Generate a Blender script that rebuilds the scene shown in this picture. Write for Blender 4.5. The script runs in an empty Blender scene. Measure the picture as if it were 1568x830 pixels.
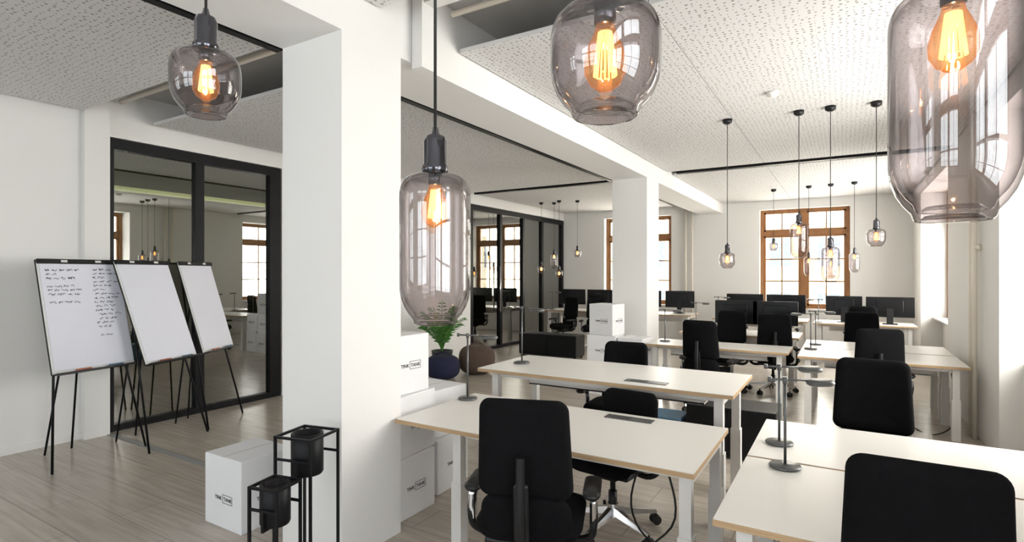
import bpy, bmesh, math, random
from mathutils import Vector, Matrix
random.seed(4)
scene = bpy.context.scene
try:
    scene.cycles.transparent_max_bounces = 32
except Exception: pass
COL = scene.collection
R = math.radians

# ---------------------------------------------------------------- materials
def newmat(name):
    m = bpy.data.materials.new(name); m.use_nodes = True
    nt = m.node_tree; nt.nodes.clear()
    out = nt.nodes.new('ShaderNodeOutputMaterial')
    return m, nt, out
def pmat(name, col, rough=0.5, metal=0.0, var=0.05, scale=6.0, bump=0.0, bscale=80, spec=0.5, coat=0.0, sheen=0.0):
    m, nt, out = newmat(name)
    b = nt.nodes.new('ShaderNodeBsdfPrincipled')
    b.inputs['Roughness'].default_value = rough
    b.inputs['Metallic'].default_value = metal
    b.inputs['Specular IOR Level'].default_value = spec
    b.inputs['Coat Weight'].default_value = coat
    b.inputs['Sheen Weight'].default_value = sheen
    tc = nt.nodes.new('ShaderNodeTexCoord')
    n = nt.nodes.new('ShaderNodeTexNoise'); n.inputs['Scale'].default_value = scale
    n.inputs['Detail'].default_value = 3
    nt.links.new(tc.outputs['Object'], n.inputs['Vector'])
    mx = nt.nodes.new('ShaderNodeMix'); mx.data_type = 'RGBA'
    mx.inputs[6].default_value = (*[c*(1-var) for c in col], 1)
    mx.inputs[7].default_value = (*[min(1, c*(1+var)) for c in col], 1)
    nt.links.new(n.outputs['Fac'], mx.inputs[0])
    nt.links.new(mx.outputs[2], b.inputs['Base Color'])
    if bump:
        n2 = nt.nodes.new('ShaderNodeTexNoise'); n2.inputs['Scale'].default_value = bscale
        nt.links.new(tc.outputs['Object'], n2.inputs['Vector'])
        bp = nt.nodes.new('ShaderNodeBump'); bp.inputs['Strength'].default_value = bump
        bp.inputs['Distance'].default_value = 0.01
        nt.links.new(n2.outputs['Fac'], bp.inputs['Height'])
        nt.links.new(bp.outputs['Normal'], b.inputs['Normal'])
    nt.links.new(b.outputs[0], out.inputs[0])
    return m
def emat(name, col, s):
    m, nt, out = newmat(name)
    e = nt.nodes.new('ShaderNodeEmission'); e.inputs[0].default_value = (*col, 1); e.inputs[1].default_value = s
    nt.links.new(e.outputs[0], out.inputs[0]); return m
def glassmat(name, tint, edge, base=0.0, emis=None, rough=0.01, power=1.0, f0=.04):
    """thin tinted glass: Schlick glossy over tinted transparent (denser at grazing)"""
    m, nt, out = newmat(name)
    lw = nt.nodes.new('ShaderNodeLayerWeight'); lw.inputs['Blend'].default_value = 0.5
    pw = nt.nodes.new('ShaderNodeMath'); pw.operation = 'POWER'; pw.inputs[1].default_value = power
    nt.links.new(lw.outputs['Facing'], pw.inputs[0])
    mx = nt.nodes.new('ShaderNodeMix'); mx.data_type = 'RGBA'
    mx.inputs[6].default_value = (*tint, 1); mx.inputs[7].default_value = (*edge, 1)
    nt.links.new(pw.outputs[0], mx.inputs[0])
    tr = nt.nodes.new('ShaderNodeBsdfTransparent'); nt.links.new(mx.outputs[2], tr.inputs[0])
    gl = nt.nodes.new('ShaderNodeBsdfGlossy'); gl.inputs['Roughness'].default_value = rough
    gl.inputs['Color'].default_value = (1, 1, 1, 1)
    p5 = nt.nodes.new('ShaderNodeMath'); p5.operation = 'POWER'; p5.inputs[1].default_value = 5
    nt.links.new(lw.outputs['Facing'], p5.inputs[0])
    ad = nt.nodes.new('ShaderNodeMath'); ad.operation = 'MULTIPLY_ADD'; ad.use_clamp = True
    ad.inputs[1].default_value = .85; ad.inputs[2].default_value = f0+base
    nt.links.new(p5.outputs[0], ad.inputs[0])
    ms = nt.nodes.new('ShaderNodeMixShader')
    nt.links.new(ad.outputs[0], ms.inputs[0]); nt.links.new(tr.outputs[0], ms.inputs[1]); nt.links.new(gl.outputs[0], ms.inputs[2])
    last = ms
    if emis:
        e = nt.nodes.new('ShaderNodeEmission'); e.inputs[0].default_value = (*emis[0], 1); e.inputs[1].default_value = emis[1]
        a = nt.nodes.new('ShaderNodeAddShader'); nt.links.new(ms.outputs[0], a.inputs[0]); nt.links.new(e.outputs[0], a.inputs[1]); last = a
    nt.links.new(last.outputs[0], out.inputs[0]); return m

M = {}
M['wall'] = pmat('wall_paint', (.78, .77, .75), .85, var=.015, scale=2, bump=.04, bscale=120)
M['column'] = pmat('column_paint', (.80, .79, .77), .8, var=.015, scale=2, bump=.04, bscale=120)
M['slab'] = pmat('slab_paint', (.50, .49, .475), .9, var=.04)
M['black'] = pmat('black_metal', (.005, .005, .006), .45, metal=.0, var=.2, spec=.22)
M['blackfab'] = pmat('black_fabric', (.006, .006, .007), .9, var=.25, scale=30, bump=.25, bscale=500, spec=.10)
M['blackplas'] = pmat('black_plastic', (.008, .008, .009), .42, var=.1, spec=.4)
M['chrome'] = pmat('polished_aluminium', (.72, .72, .73), .16, metal=1, var=.03)
M['darkchrome'] = pmat('dark_chrome', (.12, .12, .135), .05, metal=1, var=.05)
M['white'] = pmat('white_laminate', (.75, .73, .69), .34, var=.015, scale=4)
M['whitemetal'] = pmat('white_powdercoat', (.74, .73, .71), .45, var=.02)
M['card'] = pmat('white_cardboard', (.80, .80, .81), .8, var=.03, scale=8, bump=.05)
M['ink'] = pmat('black_ink', (.015, .015, .02), .7)
M['paper'] = pmat('flipchart_paper', (.74, .75, .83), .6, var=.01)
M['screen'] = pmat('black_screen', (.005, .005, .006), .25, var=.1, spec=.35)
M['greymetal'] = pmat('grey_metal', (.14, .145, .145), .35, metal=.7, var=.08)
M['blue'] = pmat('navy_fabric', (.010, .012, .045), .85, var=.2, scale=20, bump=.3, bscale=300)
M['taupe'] = pmat('brown_fabric', (.085, .055, .042), .9, var=.2, scale=20, bump=.3, bscale=300)
M['leaf'] = pmat('palm_leaf', (.07, .22, .035), .5, var=.35, scale=9)
M['pot'] = pmat('pot_glaze', (.04, .04, .04), .5)
M['rubber'] = pmat('rubber', (.010, .010, .010), .6)
M['pipe'] = pmat('pipe_paint', (.78, .72, .62), .45, var=.03)
M['strip'] = pmat('floor_strip', (.30, .30, .30), .5)
M['bluebox'] = pmat('blue_card', (.06, .14, .22), .6)
M['orange'] = pmat('red_marker', (.40, .10, .04), .5)
M['filament'] = emat('bulb_filament', (1.0, .54, .17), 10)
M['led'] = emat('led_strip', (1.0, .96, .72), 4)
M['smoke'] = glassmat('smoked_glass', (.77, .73, .735), (.09, .08, .09), power=3.0, f0=.07)
M['smoke_in'] = glassmat('smoked_glass_inner', (.94, .93, .93), (.35, .33, .34), power=3.0, f0=.04)
M['bulb'] = glassmat('amber_bulb_glass', (1.0, .82, .56), (.85, .42, .14), emis=((1, .36, .07), .20), power=1.5)
M['pane'] = glassmat('window_pane', (.97, .98, .98), (.85, .9, .9), power=3)
M['partglass'] = glassmat('partition_glass', (.36, .385, .28), (.24, .26, .20), base=.26, power=2)

def wood_mat(name, c1, c2, scale=(1, 1, 14), rough=.45):
    m, nt, out = newmat(name)
    b = nt.nodes.new('ShaderNodeBsdfPrincipled'); b.inputs['Roughness'].default_value = rough
    tc = nt.nodes.new('ShaderNodeTexCoord'); mp = nt.nodes.new('ShaderNodeMapping')
    mp.inputs['Scale'].default_value = scale
    n = nt.nodes.new('ShaderNodeTexNoise'); n.inputs['Scale'].default_value = 4; n.inputs['Detail'].default_value = 6
    cr = nt.nodes.new('ShaderNodeValToRGB'); cr.color_ramp.elements[0].color = (*c1, 1); cr.color_ramp.elements[1].color = (*c2, 1)
    cr.color_ramp.elements[0].position = .3; cr.color_ramp.elements[1].position = .7
    nt.links.new(tc.outputs['Object'], mp.inputs[0]); nt.links.new(mp.outputs[0], n.inputs['Vector'])
    nt.links.new(n.outputs['Fac'], cr.inputs[0]); nt.links.new(cr.outputs[0], b.inputs['Base Color'])
    nt.links.new(b.outputs[0], out.inputs[0]); return m
M['wood'] = wood_mat('window_oak', (.22, .095, .032), (.36, .165, .06), (12, 12, 1))
M['ply'] = wood_mat('plywood_edge', (.42, .28, .15), (.54, .38, .22), (1, 1, 40))

def floor_mat():
    m, nt, out = newmat('floor_planks')
    b = nt.nodes.new('ShaderNodeBsdfPrincipled'); b.inputs['Roughness'].default_value = .24
    tc = nt.nodes.new('ShaderNodeTexCoord')
    br = nt.nodes.new('ShaderNodeTexBrick')
    br.inputs['Scale'].default_value = 1.0; br.inputs['Brick Width'].default_value = 1.2; br.inputs['Row Height'].default_value = .3
    br.inputs['Mortar Size'].default_value = .003; br.inputs['Color1'].default_value = (.52, .465, .405, 1)
    br.inputs['Color2'].default_value = (.47, .42, .365, 1); br.inputs['Mortar'].default_value = (.28, .25, .22, 1)
    nt.links.new(tc.outputs['Object'], br.inputs['Vector'])
    mp = nt.nodes.new('ShaderNodeMapping'); mp.inputs['Scale'].default_value = (1.2, 22, 1)
    n = nt.nodes.new('ShaderNodeTexNoise'); n.inputs['Scale'].default_value = 1.5; n.inputs['Detail'].default_value = 8
    n.inputs['Distortion'].default_value = .4
    nt.links.new(tc.outputs['Object'], mp.inputs[0]); nt.links.new(mp.outputs[0], n.inputs['Vector'])
    cr = nt.nodes.new('ShaderNodeValToRGB'); cr.color_ramp.elements[0].position = .33; cr.color_ramp.elements[1].position = .70
    cr.color_ramp.elements[0].color = (.80, .79, .775, 1); cr.color_ramp.elements[1].color = (1.07, 1.06, 1.04, 1)
    nt.links.new(n.outputs['Fac'], cr.inputs[0])
    mx = nt.nodes.new('ShaderNodeMix'); mx.data_type = 'RGBA'; mx.blend_type = 'MULTIPLY'; mx.inputs[0].default_value = 1
    nt.links.new(br.outputs['Color'], mx.inputs[6]); nt.links.new(cr.outputs[0], mx.inputs[7])
    nt.links.new(mx.outputs[2], b.inputs['Base Color'])
    nt.links.new(b.outputs[0], out.inputs[0]); return m
M['floor'] = floor_mat()

def perf_mat():
    m, nt, out = newmat('perforated_acoustic_panel')
    b = nt.nodes.new('ShaderNodeBsdfPrincipled'); b.inputs['Roughness'].default_value = .9
    tc = nt.nodes.new('ShaderNodeTexCoord')
    v = nt.nodes.new('ShaderNodeTexVoronoi'); v.voronoi_dimensions = '2D'; v.inputs['Scale'].default_value = 24; v.inputs['Randomness'].default_value = .5
    nt.links.new(tc.outputs['Object'], v.inputs['Vector'])
    sep = nt.nodes.new('ShaderNodeSeparateColor'); nt.links.new(v.outputs['Color'], sep.inputs[0])
    rad = nt.nodes.new('ShaderNodeMath'); rad.operation = 'MULTIPLY_ADD'; rad.inputs[1].default_value = .13; rad.inputs[2].default_value = .10
    nt.links.new(sep.outputs[0], rad.inputs[0])
    lt = nt.nodes.new('ShaderNodeMath'); lt.operation = 'LESS_THAN'
    nt.links.new(v.outputs['Distance'], lt.inputs[0]); nt.links.new(rad.outputs[0], lt.inputs[1])
    g = nt.nodes.new('ShaderNodeNewGeometry'); sx = nt.nodes.new('ShaderNodeSeparateXYZ'); nt.links.new(g.outputs['Normal'], sx.inputs[0])
    ab = nt.nodes.new('ShaderNodeMath'); ab.operation = 'ABSOLUTE'; nt.links.new(sx.outputs[2], ab.inputs[0])
    ml = nt.nodes.new('ShaderNodeMath'); ml.operation = 'MULTIPLY'; nt.links.new(ab.outputs[0], ml.inputs[0]); nt.links.new(lt.outputs[0], ml.inputs[1])
    mx = nt.nodes.new('ShaderNodeMix'); mx.data_type = 'RGBA'
    mx.inputs[6].default_value = (.69, .68, .67, 1); mx.inputs[7].default_value = (.29, .275, .265, 1)
    nt.links.new(ml.outputs[0], mx.inputs[0]); nt.links.new(mx.outputs[2], b.inputs['Base Color'])
    nt.links.new(b.outputs[0], out.inputs[0]); return m
M['perf'] = perf_mat()

# ---------------------------------------------------------------- mesh helpers
def root(name, loc=(0, 0, 0), rz=0):
    e = bpy.data.objects.new(name, None); e.location = loc; e.rotation_euler = (0, 0, R(rz))
    e.empty_display_size = .1; COL.objects.link(e); return e
def mkobj(name, bm, mat, parent=None, smooth=False):
    me = bpy.data.meshes.new(name); bmesh.ops.recalc_face_normals(bm, faces=bm.faces[:]); bm.to_mesh(me); bm.free()
    me.materials.append(mat)
    if smooth:
        for p in me.polygons: p.use_smooth = True
    o = bpy.data.objects.new(name, me); COL.objects.link(o)
    if parent: o.parent = parent
    return o
def add_box(bm, c, s, rot=None):
    mtx = Matrix.Translation(c)
    if rot: mtx = mtx @ rot
    mtx = mtx @ Matrix.Diagonal((*s, 1))
    return bmesh.ops.create_cube(bm, size=1, matrix=mtx)['verts']
def boxes(name, parent, lst, mat):
    """lst of (x0,x1,y0,y1,z0,z1)"""
    bm = bmesh.new()
    for a in lst:
        add_box(bm, ((a[0]+a[1])/2, (a[2]+a[3])/2, (a[4]+a[5])/2), (a[1]-a[0], a[3]-a[2], a[5]-a[4]))
    return mkobj(name, bm, mat, parent)
def box(name, parent, c, s, mat, bev=0, rot=None, seg=2):
    bm = bmesh.new(); add_box(bm, (0, 0, 0), s)
    if bev: bmesh.ops.bevel(bm, geom=bm.edges[:], offset=bev, segments=seg, affect='EDGES', profile=.5)
    mtx = Matrix.Translation(c)
    if rot: mtx = mtx @ rot
    bmesh.ops.transform(bm, matrix=mtx, verts=bm.verts[:])
    return mkobj(name, bm, mat, parent, smooth=False)
def add_cyl(bm, p0, p1, r, r2=None, seg=16):
    p0, p1 = Vector(p0), Vector(p1); d = p1-p0
    q = d.to_track_quat('Z', 'Y').to_matrix().to_4x4()
    bmesh.ops.create_cone(bm, cap_ends=True, segments=seg, radius1=r, radius2=r if r2 is None else r2, depth=d.length,
                          matrix=Matrix.Translation((p0+p1)/2) @ q)
def cyls(name, parent, lst, mat, seg=14):
    bm = bmesh.new()
    for c in lst: add_cyl(bm, c[0], c[1], c[2], c[3] if len(c) > 3 else None, seg)
    o = mkobj(name, bm, mat, parent)
    for p in o.data.polygons: p.use_smooth = len(p.vertices) == 4
    return o
def lathe(name, parent, prof, mat, seg=32, loc=(0, 0, 0)):
    bm = bmesh.new(); rings = []
    for r, z in prof:
        if r < 1e-5: rings.append([bm.verts.new((loc[0], loc[1], loc[2]+z))])
        else: rings.append([bm.verts.new((loc[0]+r*math.cos(2*math.pi*i/seg), loc[1]+r*math.sin(2*math.pi*i/seg), loc[2]+z)) for i in range(seg)])
    for a, b in zip(rings[:-1], rings[1:]):
        for i in range(seg):
            j = (i+1) % seg
            if len(a) == 1 and len(b) == 1: continue
            if len(a) == 1: bm.faces.new((a[0], b[i], b[j]))
            elif len(b) == 1: bm.faces.new((a[i], a[j], b[0]))
            else: bm.faces.new((a[i], a[j], b[j], b[i]))
    return mkobj(name, bm, mat, parent, smooth=True)
def tube(name, parent, paths, r, mat, smooth=True, res=3):
    cu = bpy.data.curves.new(name, 'CURVE'); cu.dimensions = '3D'; cu.bevel_depth = r; cu.bevel_resolution = res; cu.resolution_u = 6
    cu.use_fill_caps = True
    for pts in paths:
        if smooth:
            sp = cu.splines.new('BEZIER'); sp.bezier_points.add(len(pts)-1)
            for b, p in zip(sp.bezier_points, pts):
                b.co = p; b.handle_left_type = b.handle_right_type = 'AUTO'
        else:
            sp = cu.splines.new('POLY'); sp.points.add(len(pts)-1)
            for b, p in zip(sp.points, pts): b.co = (*p, 1)
    cu.materials.append(mat)
    o = bpy.data.objects.new(name, cu); COL.objects.link(o); o.parent = parent; return o
def rrect(w, h, rad, n=6):
    pts = []
    for cx, cz, a0 in ((w/2-rad, h/2-rad, 0), (-w/2+rad, h/2-rad, 90), (-w/2+rad, -h/2+rad, 180), (w/2-rad, -h/2+rad, 270)):
        for i in range(n+1):
            a = R(a0+90*i/n); pts.append((cx+rad*math.cos(a), cz+rad*math.sin(a)))
    return pts
def pad(name, parent, w, h, t, rad, mat, fn, e=None):
    """rounded plate in local xz plane with thickness along y, deformed by fn"""
    e = e or t*.45
    o = rrect(w, h, rad); bm = bmesh.new()
    def ring(sx, sz, y): return [bm.verts.new(fn(p[0]*sx, y, p[1]*sz)) for p in o]
    ix, iz = (w-2*e)/w, (h-2*e)/h
    spec = []
    for s in (.2, .4, .6, .8): spec.append((s*ix, s*iz, -t/2))
    spec += [(ix, iz, -t/2), ((ix+2)/3, (iz+2)/3, -t/2+e*.35), (1, 1, -t/2+e), (1, 1, t/2-e), ((ix+2)/3, (iz+2)/3, t/2-e*.35), (ix, iz, t/2)]
    for s in (.8, .6, .4, .2): spec.append((s*ix, s*iz, t/2))
    rings = [ring(*s) for s in spec]
    for a, b in zip(rings[:-1], rings[1:]):
        for i in range(len(o)):
            j = (i+1) % len(o); bm.faces.new((a[i], a[j], b[j], b[i]))
    for rg, y in ((rings[0], -t/2), (rings[-1], t/2)):
        c = bm.verts.new(fn(0, y, 0))
        for i in range(len(o)): bm.faces.new((c, rg[i], rg[(i+1) % len(o)]))
    return mkobj(name, bm, mat, parent, smooth=True)
def dup(src, loc, rz):
    n = bpy.data.objects.new(src.name.split('.')[0], None); n.location = loc; n.rotation_euler = (0, 0, R(rz)); COL.objects.link(n)
    for c in [o for o in bpy.data.objects if o.parent == src]:
        k = c.copy(); COL.objects.link(k); k.parent = n
    return n

# ---------------------------------------------------------------- room shell
XW, YF, XL = 1.15, 13.4, -6.5
boxes('floor', None, [(-9.9, 1.75, -3.2, 13.9, -.1, 0)], M['floor'])
boxes('ceiling', None, [(-9.9, 1.75, -3.2, 13.9, 3.55, 3.7)], M['slab'])
O = [(-5.34, -3.61), (-1.64, .09)]
zs, zt = .85, 3.06
boxes('wall_far', None, [(-9.9, O[0][0], YF, 13.85, 0, 3.55), (O[0][1], O[1][0], YF, 13.85, 0, 3.55), (O[1][1], 1.75, YF, 13.85, 0, 3.55)] +
      [(a, b, YF, 13.85, 0, zs) for a, b in O] + [(a, b, YF, 13.85, zt, 3.55) for a, b in O], M['wall'])
RO = [(-1.9, .9), (3.55, 6.3), (9.1, 12.1)]
ys = [-3.2] + [v for p in RO for v in p] + [YF]
lst = [(XW, 1.65, ys[i], ys[i+1], 0, 3.55) for i in range(0, len(ys), 2)]
lst += [(XW, 1.65, a, b, 3.06, 3.55) for a, b in RO] + [(1.45, 1.65, a, b, 0, .85) for a, b in RO]
boxes('wall_right', None, lst, M['wall'])
boxes('wall_left', None, [(-6.65, XL, -3.2, 2.66, 0, 3.55), (-6.5, -6.42, 2.44, 2.66, 0, 3.55), (-6.65, XL, 4.72, 9.08, 0, 3.55),
                          (-6.65, XL, 2.66, 4.72, 3.06, 3.55), (-6.65, XL, 9.08, 13.4, 3.06, 3.55)], M['wall'])
BO = [(-5.6, -3.6), (-2.2, .2)]
boxes('wall_back', None, [(-9.9, -5.6, -3.4, -3, 0, 3.55), (-3.6, -2.2, -3.4, -3, 0, 3.55), (.2, 1.65, -3.4, -3, 0, 3.55)] +
      [(a, b, -3.4, -3, 0, .85) for a, b in BO] + [(a, b, -3.4, -3, 3.06, 3.55) for a, b in BO], M['wall'])
boxes('wall_meeting_room', None, [(-9.9, -9.7, -3, 13.4, 0, 3.55), (-9.7, -6.66, .9, 1.0, 0, 3.55), (-9.7, -6.66, 6.6, 6.75, 0, 3.55)],
      pmat('meeting_room_paint', (.56, .56, .36), .85, var=.02))
boxes('trim_1', None, [(-6.5, -2.94, 2.63, 2.69, 0.001, .004)], M['strip'])
boxes('baseboard_left', None, [(-6.5, -6.485, -3, 2.44, 0, .06), (-6.5, -6.485, 4.75, 9.05, 0, .06)], M['wall'])
boxes('column', None, [(-2.94, -2.42, 2.14, 2.62, 0, 3.02)], M['column'])
boxes('column', None, [(-2.94, -2.42, 7.70, 8.28, 0, 3.02)], M['column'])
boxes('ceiling_beam', None, [(-2.94, -2.42, -3.0, 13.4, 3.02, 3.55)], M['column'])
boxes('ceiling_duct', None, [(-2.415, -2.33, 2.72, 2.86, 2.98, 3.54), (-2.33, 1.14, 2.74, 2.84, 3.40, 3.50)], M['column'])
cy = root('ceiling_pipes')
cyls('pipe_run', cy, [((-6.4, 2.75, 3.42), (-2.96, 2.75, 3.42), .025), ((-6.4, 2.62, 3.45), (-2.96, 2.62, 3.45), .018),
                      ((-2.3, 3.0, 3.42), (1.1, 3.0, 3.42), .02)], M['pipe'])
def sail(x0, x1, y0, y1):
    boxes('acoustic_ceiling_panel', None, [(x0, x1, y0, y1, 3.25, 3.28)], M['perf'])
sail(-6.42, -3.52, -2.98, 2.42); sail(-6.42, -3.52, 3.07, 8.95); sail(-6.42, -3.52, 9.25, 13.38)
for a, b in ((-2.40, -1.006), (-1.0, 1.13)):
    sail(a, b, -2.98, 2.42); sail(a, b, 3.22, 8.72); sail(a, b, 9.05, 13.38)
boxes('ceiling_light_track', None, [(-3.5, -3.43, -2.9, 2.5, 3.235, 3.30), (-3.5, -3.43, 3.0, 9.05, 3.235, 3.30)], M['black'])
boxes('ceiling_light_track', None, [(-6.4, -3.5, 9.06, 9.14, 3.235, 3.30)], M['black'])
boxes('ceiling_light_track', None, [(-2.3, 1.0, 8.84, 8.92, 3.235, 3.30)], M['black'])
lathe('smoke_detector', None, [(0, -.04), (.035, -.04), (.05, -.02), (.055, 0), (0, 0)], M['whitemetal'], 24, (-.55, 5.35, 3.25))
lathe('smoke_detector', None, [(0, -.04), (.035, -.04), (.05, -.02), (.055, 0), (0, 0)], M['whitemetal'], 24, (-4.9, 6.0, 3.25))
hp = root('heating_pipe')
cyls('pipes', hp, [((1.10, 7.05, 0), (1.10, 7.05, 3.24), .022), ((1.10, 7.22, 0), (1.10, 7.22, 3.24), .022),
                   ((1.10, 7.05, 1.9), (1.148, 7.05, 1.9), .03), ((1.10, 7.22, 1.9), (1.148, 7.22, 1.9), .03)], M['pipe'])
hp = root('heating_pipe')
cyls('pipes', hp, [((-3.25, 13.33, 0), (-3.25, 13.33, 3.24), .025), ((-3.1, 13.33, 0), (-3.1, 13.33, 3.24), .025)], M['pipe'])

# windows ------------------------------------------------------------
def window(idx, loc, rz, w, h):
    """centre-bottom at loc, plane along local x, thickness y"""
    r = root('window_%d' % idx, loc, rz); L = []
    def f(x0, x1, z0, z1, t=.06): L.append((x0, x1, -t/2, t/2, z0, z1))
    f(-w/2, -w/2+.07, 0, h, .09); f(w/2-.07, w/2, 0, h, .09); f(-w/2+.07, w/2-.07, 0, .08, .09); f(-w/2+.07, w/2-.07, h-.05, h, .09)
    f(-.065, .065, .08, h-.05, .085); zt_ = h*.76
    f(-w/2+.07, w/2-.07, zt_-.05, zt_+.05, .10)
    for s in (-1, 1):
        a, b = sorted((s*.065, s*(w/2-.07)))
        f(a, a+.04, .08, zt_-.05); f(b-.04, b, .08, zt_-.05); f(a, b, .08, .13); f(a, b, zt_-.09, zt_-.05)
        for k in (1/3, 2/3):
            z = .13+(zt_-.22)*k; f(a, b, z-.013, z+.013, .04)
        f(a, a+.04, zt_+.05, h-.05); f(b-.04, b, zt_+.05, h-.05); f(a, b, zt_+.05, zt_+.09); f(a, b, h-.09, h-.05)
        f((a+b)/2-.012, (a+b)/2+.012, zt_+.08, h-.08, .04)
        f((a+b)/2-.012, (a+b)/2+.012, .1, zt_-.08, .04)
    boxes('frame', r, L, M['wood'])
    boxes('glass_pane', r, [(-w/2+.05, w/2-.05, -.003, .003, .05, h-.03)], M['pane'])
    boxes('sill', r, [(-w/2, w/2, -.24, -.03, -.0, .025)], M['whitemetal'])
    return r
window(1, (-4.475, 13.62, .85), 0, 1.73, 2.21); window(2, (-.775, 13.62, .85), 0, 1.73, 2.21)
window(3, (1.56, -.5, .85), -90, 2.8, 2.21); window(4, (1.56, 4.925, .85), -90, 2.75, 2.21); window(5, (1.56, 10.6, .85), -90, 3.0, 2.21)
window(6, (-4.6, -3.25, .85), 180, 2.0, 2.21); window(7, (-1.0, -3.25, .85), 180, 2.4, 2.21)

def building(loc, rz, w, h):
    r = root('neighbour_building', loc, rz)
    boxes('facade', r, [(-w/2, w/2, 0, 4, -6, h)], pmat('facade_render', (.82, .71, .48), .9))
    L = []
    x = -w/2+1
    while x < w/2-1.5:
        for z in (-4, -1, 2, 5):
            if z+1.6 < h: L.append((x, x+1, -.05, .02, z, z+1.6))
        x += 2.2
    boxes('facade_windows', r, L, pmat('facade_glass', (.24, .27, .30), .2))
building((-2, 32, 0), 0, 40, 4.2)

# glass partition -----------------------------------------------------
def partition(name, posts, y0, y1):
    r = root(name)
    L = [(-6.60, -6.50, y0, y1, 2.94, 3.05), (-6.60, -6.50, y0, y1, 0, .07)]
    for y, w in posts: L.append((-6.60, -6.50, y-w/2, y+w/2, .07, 2.94))
    boxes('frame', r, L, M['black'])
    boxes('glass', r, [(-6.555, -6.545, y0+.02, y1-.02, .05, 2.96)], M['partglass'])
    return r
g = partition('glass_partition', [(2.70, .06), (3.62, .10), (4.62, .16)], 2.67, 4.70)
g2 = partition('glass_partition', [(9.13, .10), (10.25, .09), (11.25, .09), (12.2, .09), (13.33, .12)], 9.08, 13.4)
cyls('door_handle', g2, [((-6.46, 10.15, .8), (-6.46, 10.15, 1.8), .014), ((-6.5, 10.15, .85), (-6.46, 10.15, .85), .008), ((-6.5, 10.15, 1.75), (-6.46, 10.15, 1.75), .008)], M['chrome'])
lt = root('linear_ceiling_light')
boxes('led_bar', lt, [(-9.0, -8.92, 1.2, 6.4, 2.84, 2.90)], M['led'])
boxes('hanger', lt, [(-8.97, -8.95, 1.5, 1.52, 2.9, 3.55), (-8.97, -8.95, 6.1, 6.12, 2.9, 3.55)], M['black'])

# ---------------------------------------------------------------- furniture
def desk(x0, x1, y0, y1, z, legs=None, port=None):
    cx, cy = (x0+x1)/2, (y0+y1)/2; r = root('office_desk', (cx, cy, 0)); w, d = x1-x0, y1-y0
    box('top_core', r, (0, 0, z-.015), (w, d, .024), M['ply'])
    box('top_laminate', r, (0, 0, z-.0015), (w-.003, d-.003, .003), M['white'])
    lx = [a-cx for a in legs] if legs else [-w/2+.1, w/2-.1]
    L = []
    for a in lx:
        for b in (-d/2+.09, d/2-.09):
            L += [(a-.035, a+.035, b-.035, b+.035, 0, z*.55), (a-.028, a+.028, b-.028, b+.028, z*.55, z-.03)]
        L.append((a-.03, a+.03, -d/2+.09, d/2-.09, z-.08, z-.028))
    for b in (-d/2+.12, d/2-.12): L.append((lx[0], lx[1], b-.02, b+.02, z-.07, z-.03))
    boxes('leg_frame', r, L, M['whitemetal'])
    boxes('cable_tray', r, [(lx[0]+.15, lx[1]-.15, -.06, .06, z-.16, z-.15), (lx[0]+.15, lx[1]-.15, -.06, -.055, z-.16, z-.03)], M['whitemetal'])
    if port:
        px, py = port[0]-cx, port[1]-cy
        box('cable_port', r, (px, py, z+.002), (.30, .085, .006), M['greymetal'], .002)
        box('port_lid', r, (px-.05, py, z+.005), (.12, .06, .004), M['pot'], .001)
    return r
desk(-2.40, -.585, 2.55, 3.41, .74, (-1.97, -.64), (-1.15, 3.30))
desk(-2.55, -.60, 3.66, 4.49, .88, (-2.42, -.70), (-1.2, 3.80))
desk(-.42, 1.12, 2.125, 2.94, .74); desk(-.42, 1.12, 2.96, 3.75, .74)
desk(-2.2, -.55, 6.95, 7.60, .74); desk(-2.2, -.55, 8.60, 9.45, .74)
desk(-.45, 1.03, 6.78, 7.62, .74); desk(-.45, 1.03, 7.66, 8.5, .74)
desk(-2.3, -.6, 11.6, 12.4, .74); desk(-.5, 1.05, 11.45, 12.25, .74)
desk(-6.1, -4.4, 11.5, 12.3, .78); desk(-4.3, -2.7, 11.5, 12.3, .78)

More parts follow.
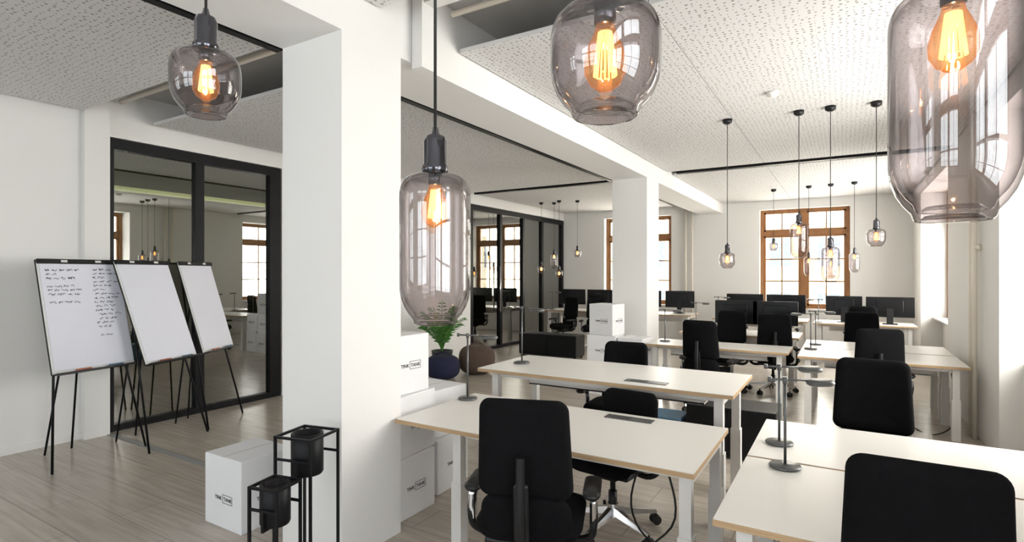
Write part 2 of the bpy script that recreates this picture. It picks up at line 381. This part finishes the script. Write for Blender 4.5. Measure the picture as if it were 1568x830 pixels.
def chair(loc, rz, drop=0.0):
    r = root('office_chair', loc, rz); fab, pl, ch = M['blackfab'], M['blackplas'], M['chrome']
    tilt = R(7)
    def fb(zc, h):
        def fn(x, y, z):
            zz = z; k = (zz/h+.5)
            x2 = x*(1.04-.10*k)
            y2 = y + .9*x*x*.9 - zz*math.tan(tilt) - .25 - (zc-.60)*math.tan(tilt)
            return (x2, y2, zc+zz)
        return fn
    zc = .875-drop
    pad('back_upper', r, .42, .45, .055, .055, fab, fb(zc, .45))
    pad('back_lower', r, .42, .20, .06, .07, fab, fb(.56, .20))
    def fs(x, y, z): # seat: local z-> world y
        return (x, z, .47+y+(.05*(x/.25)**2)*.4 - (.03 if z > .2 else 0))
    pad('seat', r, .50, .49, .085, .11, fab, fs)
    box('seat_shell', r, (0, 0, .415), (.40, .38, .04), pl, .015)
    box('mechanism', r, (0, -.02, .375), (.16, .26, .06), pl, .015)
    zt2 = zc+.02
    ys0 = -.25-(zt2-.60)*math.tan(tilt)-.055
    tube('back_spine', r, [[(0, -.10, .37), (0, -.28, .38), (0, -.335, .46), (0, ys0-.006, zt2-.03)]], .020, pl)
    box('spine_cover', r, (0, -.325, .60-drop*.4), (.065, .03, .30-drop*.6), pl, .012, Matrix.Rotation(R(5), 4, 'X'))
    for s in (-1, 1):
        tube('arm_support', r, [[(s*.12, -.02, .39), (s*.27, -.03, .40), (s*.295, -.06, .47), (s*.29, -.02, .60)]], .018, pl)
        box('arm_sleeve', r, (s*.293, -.045, .52), (.032, .06, .14), ch, .012)
        def fa(x, y, z, s=s): return (s*.285+x, z+.03, .625+y-(.012*(z/.12)**2))
        pad('armrest', r, .085, .26, .032, .035, pl, fa)
    cyls('gas_lift', r, [((0, 0, .10), (0, 0, .25), .028), ((0, 0, .25), (0, 0, .36), .018)], pl)
    bm = bmesh.new(); bw = bmesh.new()
    for i in range(5):
        a = R(72*i+18); u = Vector((math.cos(a), math.sin(a), 0)); n = Vector((-u.y, u.x, 0))
        q = [Vector((0, 0, .135)), u*.31+Vector((0, 0, .085))]
        vs = []
        for p, wd, th in ((q[0]+u*.02, .028, .028), (q[0].lerp(q[1], .5), .022, .02), (q[1], .014, .012)):
            vs.append([bm.verts.new(p+n*wd+Vector((0, 0, -th))), bm.verts.new(p-n*wd+Vector((0, 0, -th))),
                       bm.verts.new(p-n*wd*.6+Vector((0, 0, th*.6))), bm.verts.new(p+n*wd*.6+Vector((0, 0, th*.6)))])
        for A, B in zip(vs[:-1], vs[1:]):
            for k in range(4): bm.faces.new((A[k], A[(k+1) % 4], B[(k+1) % 4], B[k]))
        bm.faces.new(vs[0]); bm.faces.new(vs[-1])
        c = u*.305
        for s in (-1, 1):
            add_cyl(bw, c+n*(s*.010)+Vector((0, 0, .03)), c+n*(s*.028)+Vector((0, 0, .03)), .03)
        add_cyl(bw, c+Vector((0, 0, .03)), c+Vector((0, 0, .085)), .010)
        add_cyl(bw, c-n*.012+Vector((0, 0, .045)), c+n*.012+Vector((0, 0, .045)), .022)
    add_cyl(bm, (0, 0, .09), (0, 0, .17), .042, .034)
    mkobj('star_base', bm, ch, r); mkobj('castors', bw, M['rubber'], r)
    return r
c1 = chair((-1.30, 2.34, 0), 20)
chair((-1.28, 3.36, 0), 172, .25)
chair((-1.70, 4.56, 0), 182, .08)
for x, y, a in ((.20, 2.28, 0), (.13, 3.90, 176), (-1.41, 6.85, -8), (.27, 6.80, 5), (-1.45, 8.2, 170), (-.85, 8.35, 10),
                (.2, 8.85, 180), (-1.03, 11.3, 0), (-1.9, 11.2, 10), (.3, 11.1, -10), (-5.35, 11.0, 160), (-4.6, 11.0, 195)):
    dup(c1, (x, y, 0), a)

def desk_lamp(x, y, z, hgt, rz):
    r = root('desk_lamp', (x, y, z), rz); m = M['greymetal']
    lathe('base', r, [(0, 0), (.068, 0), (.07, .006), (.066, .012), (.012, .016), (0, .018)], m, 28)
    cyls('pole', r, [((0, 0, .01), (0, 0, hgt), .0065), ((0, 0, hgt-.02), (0, 0, hgt+.012), .011)], m)
    cyls('arm', r, [((-.07, 0, hgt), (.12, 0, hgt-.004), .0055), ((-.07, 0, hgt-.012), (-.07, 0, hgt+.012), .010)], m)
    def fh(xx, yy, zz): return (.160+xx, zz, hgt-.014+yy)
    pad('lamp_head', r, .125, .085, .030, .041, m, fh, .014)
    return r
desk_lamp(-2.33, 3.22, .742, .46, 20)
desk_lamp(-2.36, 4.05, .882, .47, -5)
desk_lamp(-.30, 3.24, .742, .41, 28); desk_lamp(-.24, 2.86, .742, .41, 28)
for x, y, a in ((-2.05, 7.3, 10), (-.35, 7.45, 170), (-.32, 7.95, 10), (-2.1, 9.3, 0), (-2.2, 11.7, 20), (-.42, 11.6, 150)): desk_lamp(x, y, .742, .42, a)
desk_lamp(-5.95, 11.65, .782, .42, 0); desk_lamp(-4.2, 11.65, .782, .42, 0)

def monitor(x, y, z, rz, w=.62, h=.36):
    r = root('computer_monitor', (x, y, z), rz)
    box('panel', r, (0, 0, .12+h/2), (w, .022, h), M['screen'], .008)
    box('rear_bulge', r, (0, -.018, .14+h/2), (w*.55, .02, h*.55), M['screen'], .008)
    box('neck', r, (0, -.035, .14), (.10, .012, .28), M['blackplas'], .004)
    box('foot', r, (0, -.03, .007), (.22, .17, .012), M['blackplas'], .004)
    return r
for x, y, z, a, w in ((-1.45, 9.1, .742, 0, .62), (-.9, 9.1, .742, 0, .62), (-1.75, 12.05, .742, 0, .7), (-1.0, 12.05, .742, 0, .7),
                      (.68, 11.8, .742, 0, .72), (-.02, 11.9, .742, 0, .58), (-5.6, 12.0, .782, 0, .7), (-4.85, 12.0, .782, 0, .7), (-3.8, 12.0, .782, 0, .7), (-3.05, 12.0, .782, 0, .62)):
    monitor(x, y, z, a, w)

# moving boxes
def mbox(x, y, z, rz, s=(.40, .40, .42), label=True):
    r = root('moving_box', (x, y, z), rz)
    box('carton', r, (0, 0, s[2]/2), s, M['card'], .004, seg=1)
    L = [(-.002, .002, -s[1]/2, s[1]/2, s[2], s[2]+.0008)]
    boxes('lid_seam', r, L, M['strip'])
    if label:
        for k in range(2):
            rot = Matrix.Rotation(R(90*k), 4, 'Z'); dd = (s[1] if k == 0 else s[0])/2+.001
            bm = bmesh.new()
            for a in ((.0, .105, .165, .168), (.0, .105, .217, .22), (.0, .003, .165, .22), (.102, .105, .165, .22)):
                add_box(bm, ((a[0]+a[1])/2, -dd, (a[2]+a[3])/2), (a[1]-a[0], .001, a[3]-a[2]))
            bmesh.ops.transform(bm, matrix=rot, verts=bm.verts[:])
            mkobj('label_frame', bm, M['ink'], r)
            cu = bpy.data.curves.new('label_text', 'FONT'); cu.body = 'TINK  TANK'; cu.size = .033; cu.extrude = .0004; cu.offset = .0006
            cu.materials.append(M['ink'])
            o = bpy.data.objects.new('label_text', cu); COL.objects.link(o); o.parent = r
            o.matrix_local = rot @ Matrix.Translation((-.083, -dd, .181)) @ Matrix.Rotation(R(90), 4, 'X')
    return r
mbox(-3.44, 2.25, 0, 0, (.40, .38, .46)); mbox(-3.24, 2.85, 0, 6, (.40, .40, .42)); mbox(-3.24, 2.87, .422, -4, (.34, .34, .26), False)
mbox(-2.72, 2.86, 0, 0, (.42, .42, .41)); mbox(-2.73, 2.88, .412, 5, (.42, .42, .41)); mbox(-2.74, 2.86, .824, -3, (.38, .38, .40))
mbox(-2.80, 3.38, 0, 4, (.42, .42, .40)); mbox(-2.82, 3.40, .402, -5, (.40, .40, .36))
mbox(-2.85, 7.18, 0, 0, (.42, .42, .40)); mbox(-2.85, 7.2, .402, 4, (.40, .40, .40)); mbox(-2.82, 7.18, .804, -8, (.36, .34, .42))
mbox(-2.42, 7.22, 0, 3, (.36, .42, .42)); mbox(-2.43, 7.22, .422, -2, (.34, .40, .36))

# plant stands
def stand(x, y, h, s, rz, pr, ph):
    r = root('plant_stand', (x, y, 0), rz); L = []; t = .006
    for a in (-s/2, s/2):
        for b in (-s/2, s/2): L.append((a-t, a+t, b-t, b+t, 0, h))
    for z in (h-t,):
        for a in (-s/2, s/2):
            L.append((a-t, a+t, -s/2, s/2, z-t, z+t)); L.append((-s/2, s/2, a-t, a+t, z-t, z+t))
    zc = h-ph*.55
    L.append((-s/2, s/2, -s/2-t*.7, -s/2+t*.7, zc-t, zc+t)); L.append((-s/2, s/2, s/2-t*.7, s/2+t*.7, zc-t, zc+t))
    L.append((-t, t, -s/2, s/2, h-ph-.012, h-ph)); 
    L.append((-t, t, -s/2-t, -s/2+t, h-ph-.012, zc)); L.append((-t, t, s/2-t, s/2+t, h-ph-.012, zc))
    boxes('wire_frame', r, L, M['black'])
    lathe('planter_pot', r, [(0, h-ph), (pr*.93, h-ph), (pr, h-ph+.01), (pr, h-.003), (pr-.005, h), (pr-.012, h-.003), (pr-.014, h-.07), (0, h-.07)], M['black'], 32)
    return r
stand(-2.37, 1.87, .83, .215, 12, .080, .21)
stand(-2.28, 1.62, .67, .155, 12, .068, .19)

# flipcharts
def flipchart(x, y, rz, lean, writing=False, hw=.34, back=.6):
    r = root('flipchart_easel', (x, y, 0), rz); z0, z1 = .80, 1.76; y0, y1 = .08, .08+lean
    ang = math.atan2(y1-y0, z1-z0); bh = math.hypot(y1-y0, z1-z0)
    Rm = Matrix.Translation((0, y0, z0)) @ Matrix.Rotation(-ang, 4, 'X')
    def bx(nm, c, s, mat, bev=0):
        bm = bmesh.new(); add_box(bm, c, s)
        if bev: bmesh.ops.bevel(bm, geom=bm.edges[:], offset=bev, segments=2, affect='EDGES')
        bmesh.ops.transform(bm, matrix=Rm, verts=bm.verts[:]); return mkobj(nm, bm, mat, r)
    bx('board', (0, .012, bh/2), (2*hw, .018, bh), M['whitemetal'], .003)
    bx('board_edge', (0, .014, bh/2), (2*hw+.012, .012, bh+.012), M['blackplas'], .003)
    bx('paper_pad', (0, -.002, bh/2-.0), (2*hw-.03, .008, bh-.05), M['paper'])
    bx('clamp_bar', (0, -.010, bh-.012), (2*hw+.01, .022, .042), M['blackplas'], .005)
    bx('pen_tray', (0, -.03, -.005), (2*hw+.01, .07, .014), M['blackplas'], .003)
    bx('marker_pen', (.15, -.035, .01), (.13, .014, .014), M['bluebox'], .004)
    bx('marker_pen_red', (-.12, -.035, .01), (.13, .014, .014), M['orange'], .004)
    bm = bmesh.new()
    for k in range(2): add_box(bm, (-.14+.28*k, -.0225, bh-.012), (.05, .002, .02))
    bmesh.ops.transform(bm, matrix=Rm, verts=bm.verts[:]); mkobj('clamp_clip', bm, M['whitemetal'], r)
    zt = z1-.15; yt = y0+(y1-y0)*(zt-z0)/(z1-z0)+.03
    cyls('legs', r, [((-hw-.05, 0, 0), (-hw*.6, yt, zt), .010), ((hw+.05, 0, 0), (hw*.6, yt, zt), .010), ((-.12, back, 0), (-.03, yt+.01, zt), .009), ((.10, back, 0), (.03, yt+.01, zt), .009),
                     ((-hw*.85, y0+.02, z0-.01), (hw*.85, y0+.02, z0-.01), .009)], M['black'])
    if writing:
        bm = bmesh.new(); random.seed(8)
        def scrib(x0, z, ln):
            xx = x0
            while xx < x0+ln:
                wl = random.uniform(.03, .07); n = int(wl/.0045); pts = []
                for i in range(n):
                    pts.append((xx+i*.0045, z+random.uniform(-.010, .012)))
                for a, b in zip(pts[:-1], pts[1:]):
                    d = Vector((b[0]-a[0], 0, b[1]-a[1])); nn = Vector((-d.z, 0, d.x)).normalized()*.0019
                    A = Vector((a[0], -.0075, a[1])); B = Vector((b[0], -.0075, b[1]))
                    bm.faces.new([bm.verts.new(v) for v in (A+nn, B+nn, B-nn, A-nn)])
                xx += wl+.010
        lw = [.28, .06, .18, .0, .22, .26, .22, .0, .22]
        for i, l in enumerate(lw):
            if l: scrib(-.29, bh-.09-.036*i, l)
        for i, l in enumerate([.16, .19, .10, .2, .17, .12, .19, .16, .12, .18, .15, .2, .13, .16, .1, .0, .07]):
            if l: scrib(.06+random.uniform(0, .03), bh-.085-.038*i, l)
        bmesh.ops.transform(bm, matrix=Rm, verts=bm.verts[:]); mkobj('handwriting', bm, M['ink'], r)
    return r
flipchart(-5.62, 2.27, 100, .23, True)
flipchart(-5.55, 2.90, 110, .36, hw=.31, back=.62)
flipchart(-5.90, 3.58, 120, .28, hw=.30, back=.5)

# poufs
def pouf(x, y, mat, rad, h, rz):
    r = root('pouf', (x, y, 0), rz); prof = []
    for i in range(17):
        a = -math.pi/2+math.pi*i/16
        ca, sa = math.cos(a), math.sin(a)
        prof.append((rad*abs(ca)**.55, h/2+h/2*math.copysign(abs(sa)**.75, sa)))
    prof[0] = (0, 0); prof[-1] = (0, h)
    lathe('cushion', r, prof, mat, 40)
    tube('handle_strap', r, [[(-.12, 0, h-.01), (-.06, 0, h+.035), (.06, 0, h+.035), (.12, 0, h-.01)]], .012, mat)
pouf(-5.40, 6.80, M['blue'], .27, .36, 20); pouf(-5.18, 7.42, M['taupe'], .30, .46, 40)

# palm
def palm(x, y, k_=1.0):
    r = root('potted_palm', (x, y, 0)); r.scale = (k_, k_, k_)
    lathe('pot', r, [(0, 0), (.13, 0), (.17, .30), (.175, .32), (.16, .32), (.15, .28), (0, .28)], M['pot'], 28)
    bm = bmesh.new(); random.seed(3); stems = []
    for k in range(30):
        a = random.uniform(0, 6.28); ln = random.uniform(.6, .98); sp = random.uniform(.12, .45); u = Vector((math.cos(a), math.sin(a), 0)); n = Vector((-u.y, u.x, 0)); pts = []
        for i in range(13):
            t = i/12; pts.append(u*(sp*t**1.3)+Vector((0, 0, .28+ln*(t-.42*t**3*(sp*2)))))
        stems.append(pts)
        for i in range(3, 12):
            p = pts[i]; dr = (pts[i+1]-pts[i]).normalized()
            for s in (-1, 1):
                q = p+(dr*.6+n*s*.8).normalized()*(.19*(1-abs(i-6)/9))-Vector((0, 0, .045))
                mid = p.lerp(q, .45)+Vector((0, 0, .01))
                bm.faces.new([bm.verts.new(v) for v in (p, mid+dr*.014, q, mid-dr*.014)])
    mkobj('leaflets', bm, M['leaf'], r)
    tube('stems', r, stems, .005, M['leaf'], smooth=False, res=1)
palm(-5.85, 7.35, 1.05)
palm(-7.9, 5.2, 1.1)

# low cabinets
def cab(x0, x1, y0, y1, h):
    r = root('low_cabinet', ((x0+x1)/2, (y0+y1)/2, 0)); w, d = x1-x0, y1-y0
    box('carcass', r, (0, 0, h/2+.02), (w, d, h-.04), M['blackplas'], .004)
    n = max(1, round(w/.5)); L = []
    for i in range(n): L.append((-w/2+w*i/n+.006, -w/2+w*(i+1)/n-.006, -d/2-.012, -d/2, .05, h-.01))
    boxes('doors', r, L, M['black'])
    boxes('feet', r, [(a-.02, a+.02, b-.02, b+.02, 0, .04) for a in (-w/2+.05, w/2-.05) for b in (-d/2+.05, d/2-.05)], M['blackplas'])
cab(-1.25, -.50, 5.15, 5.6, .45); cab(-5.6, -4.35, 9.5, 9.9, .45)
box('document_box', None, (-1.45, 5.3, .15), (.3, .35, .30), M['bluebox'], .01)

# cables
cb = root('power_cable')
tube('cable_runs', cb, [[(-.85, 3.05, .60), (-.80, 3.05, .3), (-.95, 3.1, .02), (-.75, 3.2, .012), (-.55, 3.3, .012)],
                        [(-1.0, 3.05, .60), (-1.05, 3.08, .25), (-.9, 3.2, .015), (-.6, 3.05, .012)],
                        [(.95, 7.3, .6), (.98, 7.2, .2), (.8, 7.0, .012), (.6, 7.2, .012)]], .006, M['rubber'])

# ---------------------------------------------------------------- pendants
def pendant(x, y, zb, tall, near=False, top=3.25):
    r = root('pendant_lamp', (x, y, zb)); H = .345 if tall else .165; seg = 64 if near else 24
    prof = [(0, .008), (.034, .008), (.040, .002), (.045, 0), (.048, .004), (.050, .012), (.060, .024), (.0695, .040), (.0765, .060), (.0795, .080)]
    if not tall: prof = [(a, b*.85) for a, b in prof]
    prof += [(.080, H-.060), (.0795, H-.048), (.0770, H-.035), (.0720, H-.024), (.0640, H-.0155), (.053, H-.010), (.040, H-.007), (.030, H-.004), (.026, H)]
    lathe('glass_shade', r, prof, M['smoke'], seg)
    if near:
        inner = [(a*.955, .014+b*(H-.022)/H) for a, b in prof[:-2]]
        lathe('glass_shade_inner', r, inner, M['smoke_in'], seg)
    lathe('chrome_cap', r, [(0, H-.004), (.029, H-.004), (.031, H+.004), (.029, H+.012), (.026, H+.016), (.026, H+.066), (.022, H+.078), (.010, H+.084), (.006, H+.10), (0, H+.10)], M['darkchrome'], 28)
    lathe('socket', r, [(0, H-.004), (.016, H-.004), (.016, H-.030), (0, H-.030)], M['darkchrome'], 20)
    z0 = H-.03
    if near:
        lathe('bulb_glass', r, [(.013, z0), (.016, z0-.012), (.026, z0-.035), (.031, z0-.055), (.030, z0-.072), (.022, z0-.088), (.010, z0-.096), (0, z0-.098)], M['bulb'], 32)
    else:
        lathe('bulb_glass', r, [(.013, z0), (.020, z0-.02), (.026, z0-.045), (.022, z0-.07), (0, z0-.085)], M['bulb'], 16)
    paths = []
    n = 8
    for i in range(n):
        a = 2*math.pi*i/n; c, s = math.cos(a), math.sin(a); c2, s2 = math.cos(a+.4), math.sin(a+.4)
        paths.append([(.009*c, .009*s, z0-.012), (.016*c, .016*s, z0-.074), (.016*c2, .016*s2, z0-.074), (.009*c2, .009*s2, z0-.012)])
    tube('filament', r, paths, .0016 if near else .0035, M['filament'], smooth=False, res=1)
    cyls('cord', r, [((0, 0, H+.09), (0, 0, top-zb-.02), .0035)], M['rubber'], 8)
    lathe('ceiling_canopy', r, [(0, top-zb-.05), (.02, top-zb-.05), (.045, top-zb-.035), (.048, top-zb), (0, top-zb)], M['blackplas'], 24)
    l = bpy.data.lights.new('bulb_light', 'POINT'); l.energy = 5 if near else 3; l.color = (1, .60, .26); l.shadow_soft_size = .008
    lo = bpy.data.objects.new('bulb_light', l); lo.location = (0, 0, z0-.045); COL.objects.link(lo); lo.parent = r
    return r
pendant(-1.355, .769, 2.04, False, True); pendant(-.792, .97, 1.534, True, True)
pendant(-.299, .754, 1.877, False, True); pendant(.135, 1.018, 1.726, True, True)
for x, y, z, t in ((-1.05, 6.06, 1.70, False), (-.39, 6.10, 1.80, True), (-.12, 6.09, 1.56, True), (.25, 6.15, 1.90, False),
                   (-1.17, 11.58, 2.07, False), (-.57, 11.45, 1.60, True), (-.22, 11.4, 1.55, True), (.14, 11.35, 1.66, True),
                   (-5.05, 11.1, 2.0, False), (-5.9, 11.0, 1.65, False), (-5.65, 11.15, 1.75, True), (-5.4, 10.9, 1.55, False)):
    pendant(x, y, z, t)

# ---------------------------------------------------------------- lights
w = bpy.data.worlds.new('World'); scene.world = w; w.use_nodes = True
nt = w.node_tree; nt.nodes.clear()
bg = nt.nodes.new('ShaderNodeBackground'); o = nt.nodes.new('ShaderNodeOutputWorld')
sky = nt.nodes.new('ShaderNodeTexSky'); sky.sky_type = 'HOSEK_WILKIE'; sky.turbidity = 5; sky.sun_direction = (.5, -.5, .6)
mx = nt.nodes.new('ShaderNodeMix'); mx.data_type = 'RGBA'; mx.inputs[0].default_value = .75; mx.inputs[7].default_value = (1, .98, .94, 1)
nt.links.new(sky.outputs[0], mx.inputs[6]); nt.links.new(mx.outputs[2], bg.inputs[0]); bg.inputs[1].default_value = 6.0
nt.links.new(bg.outputs[0], o.inputs[0])
def area(name, loc, rot, sx, sy, e, col):
    l = bpy.data.lights.new(name, 'AREA'); l.shape = 'RECTANGLE'; l.size = sx; l.size_y = sy; l.energy = e; l.color = col
    ob = bpy.data.objects.new(name, l); ob.location = loc; ob.rotation_euler = [R(a) for a in rot]; COL.objects.link(ob)
for (a, b), e, c in zip(RO, (150, 320, 290), ((.84, .92, 1), (1, .965, .91), (1, .965, .91))):
    area('daylight_right', (1.75, (a+b)/2, 1.95), (0, 90, 0), 2.2, b-a, e, c)
for a, b in BO: area('daylight_back', ((a+b)/2, -3.5, 1.95), (90, 0, 0), b-a, 2.2, 80, (.74, .87, 1))
for a, b in O: area('daylight_far', ((a+b)/2, 14.1, 1.95), (-90, 0, 0), b-a, 2.2, 200, (1, .93, .80))

# ---------------------------------------------------------------- camera
cam = bpy.data.cameras.new('Camera'); cam.sensor_width = 36; cam.lens = 36*840/1568; cam.shift_y = .0019; cam.clip_start = .02
co = bpy.data.objects.new('Camera', cam); COL.objects.link(co); co.location = (0, 0, 1.65); co.rotation_euler = (R(90), 0, math.atan2(510, 840))
scene.camera = co
scene.view_settings.view_transform = 'Standard'
scene.view_settings.exposure = -0.33
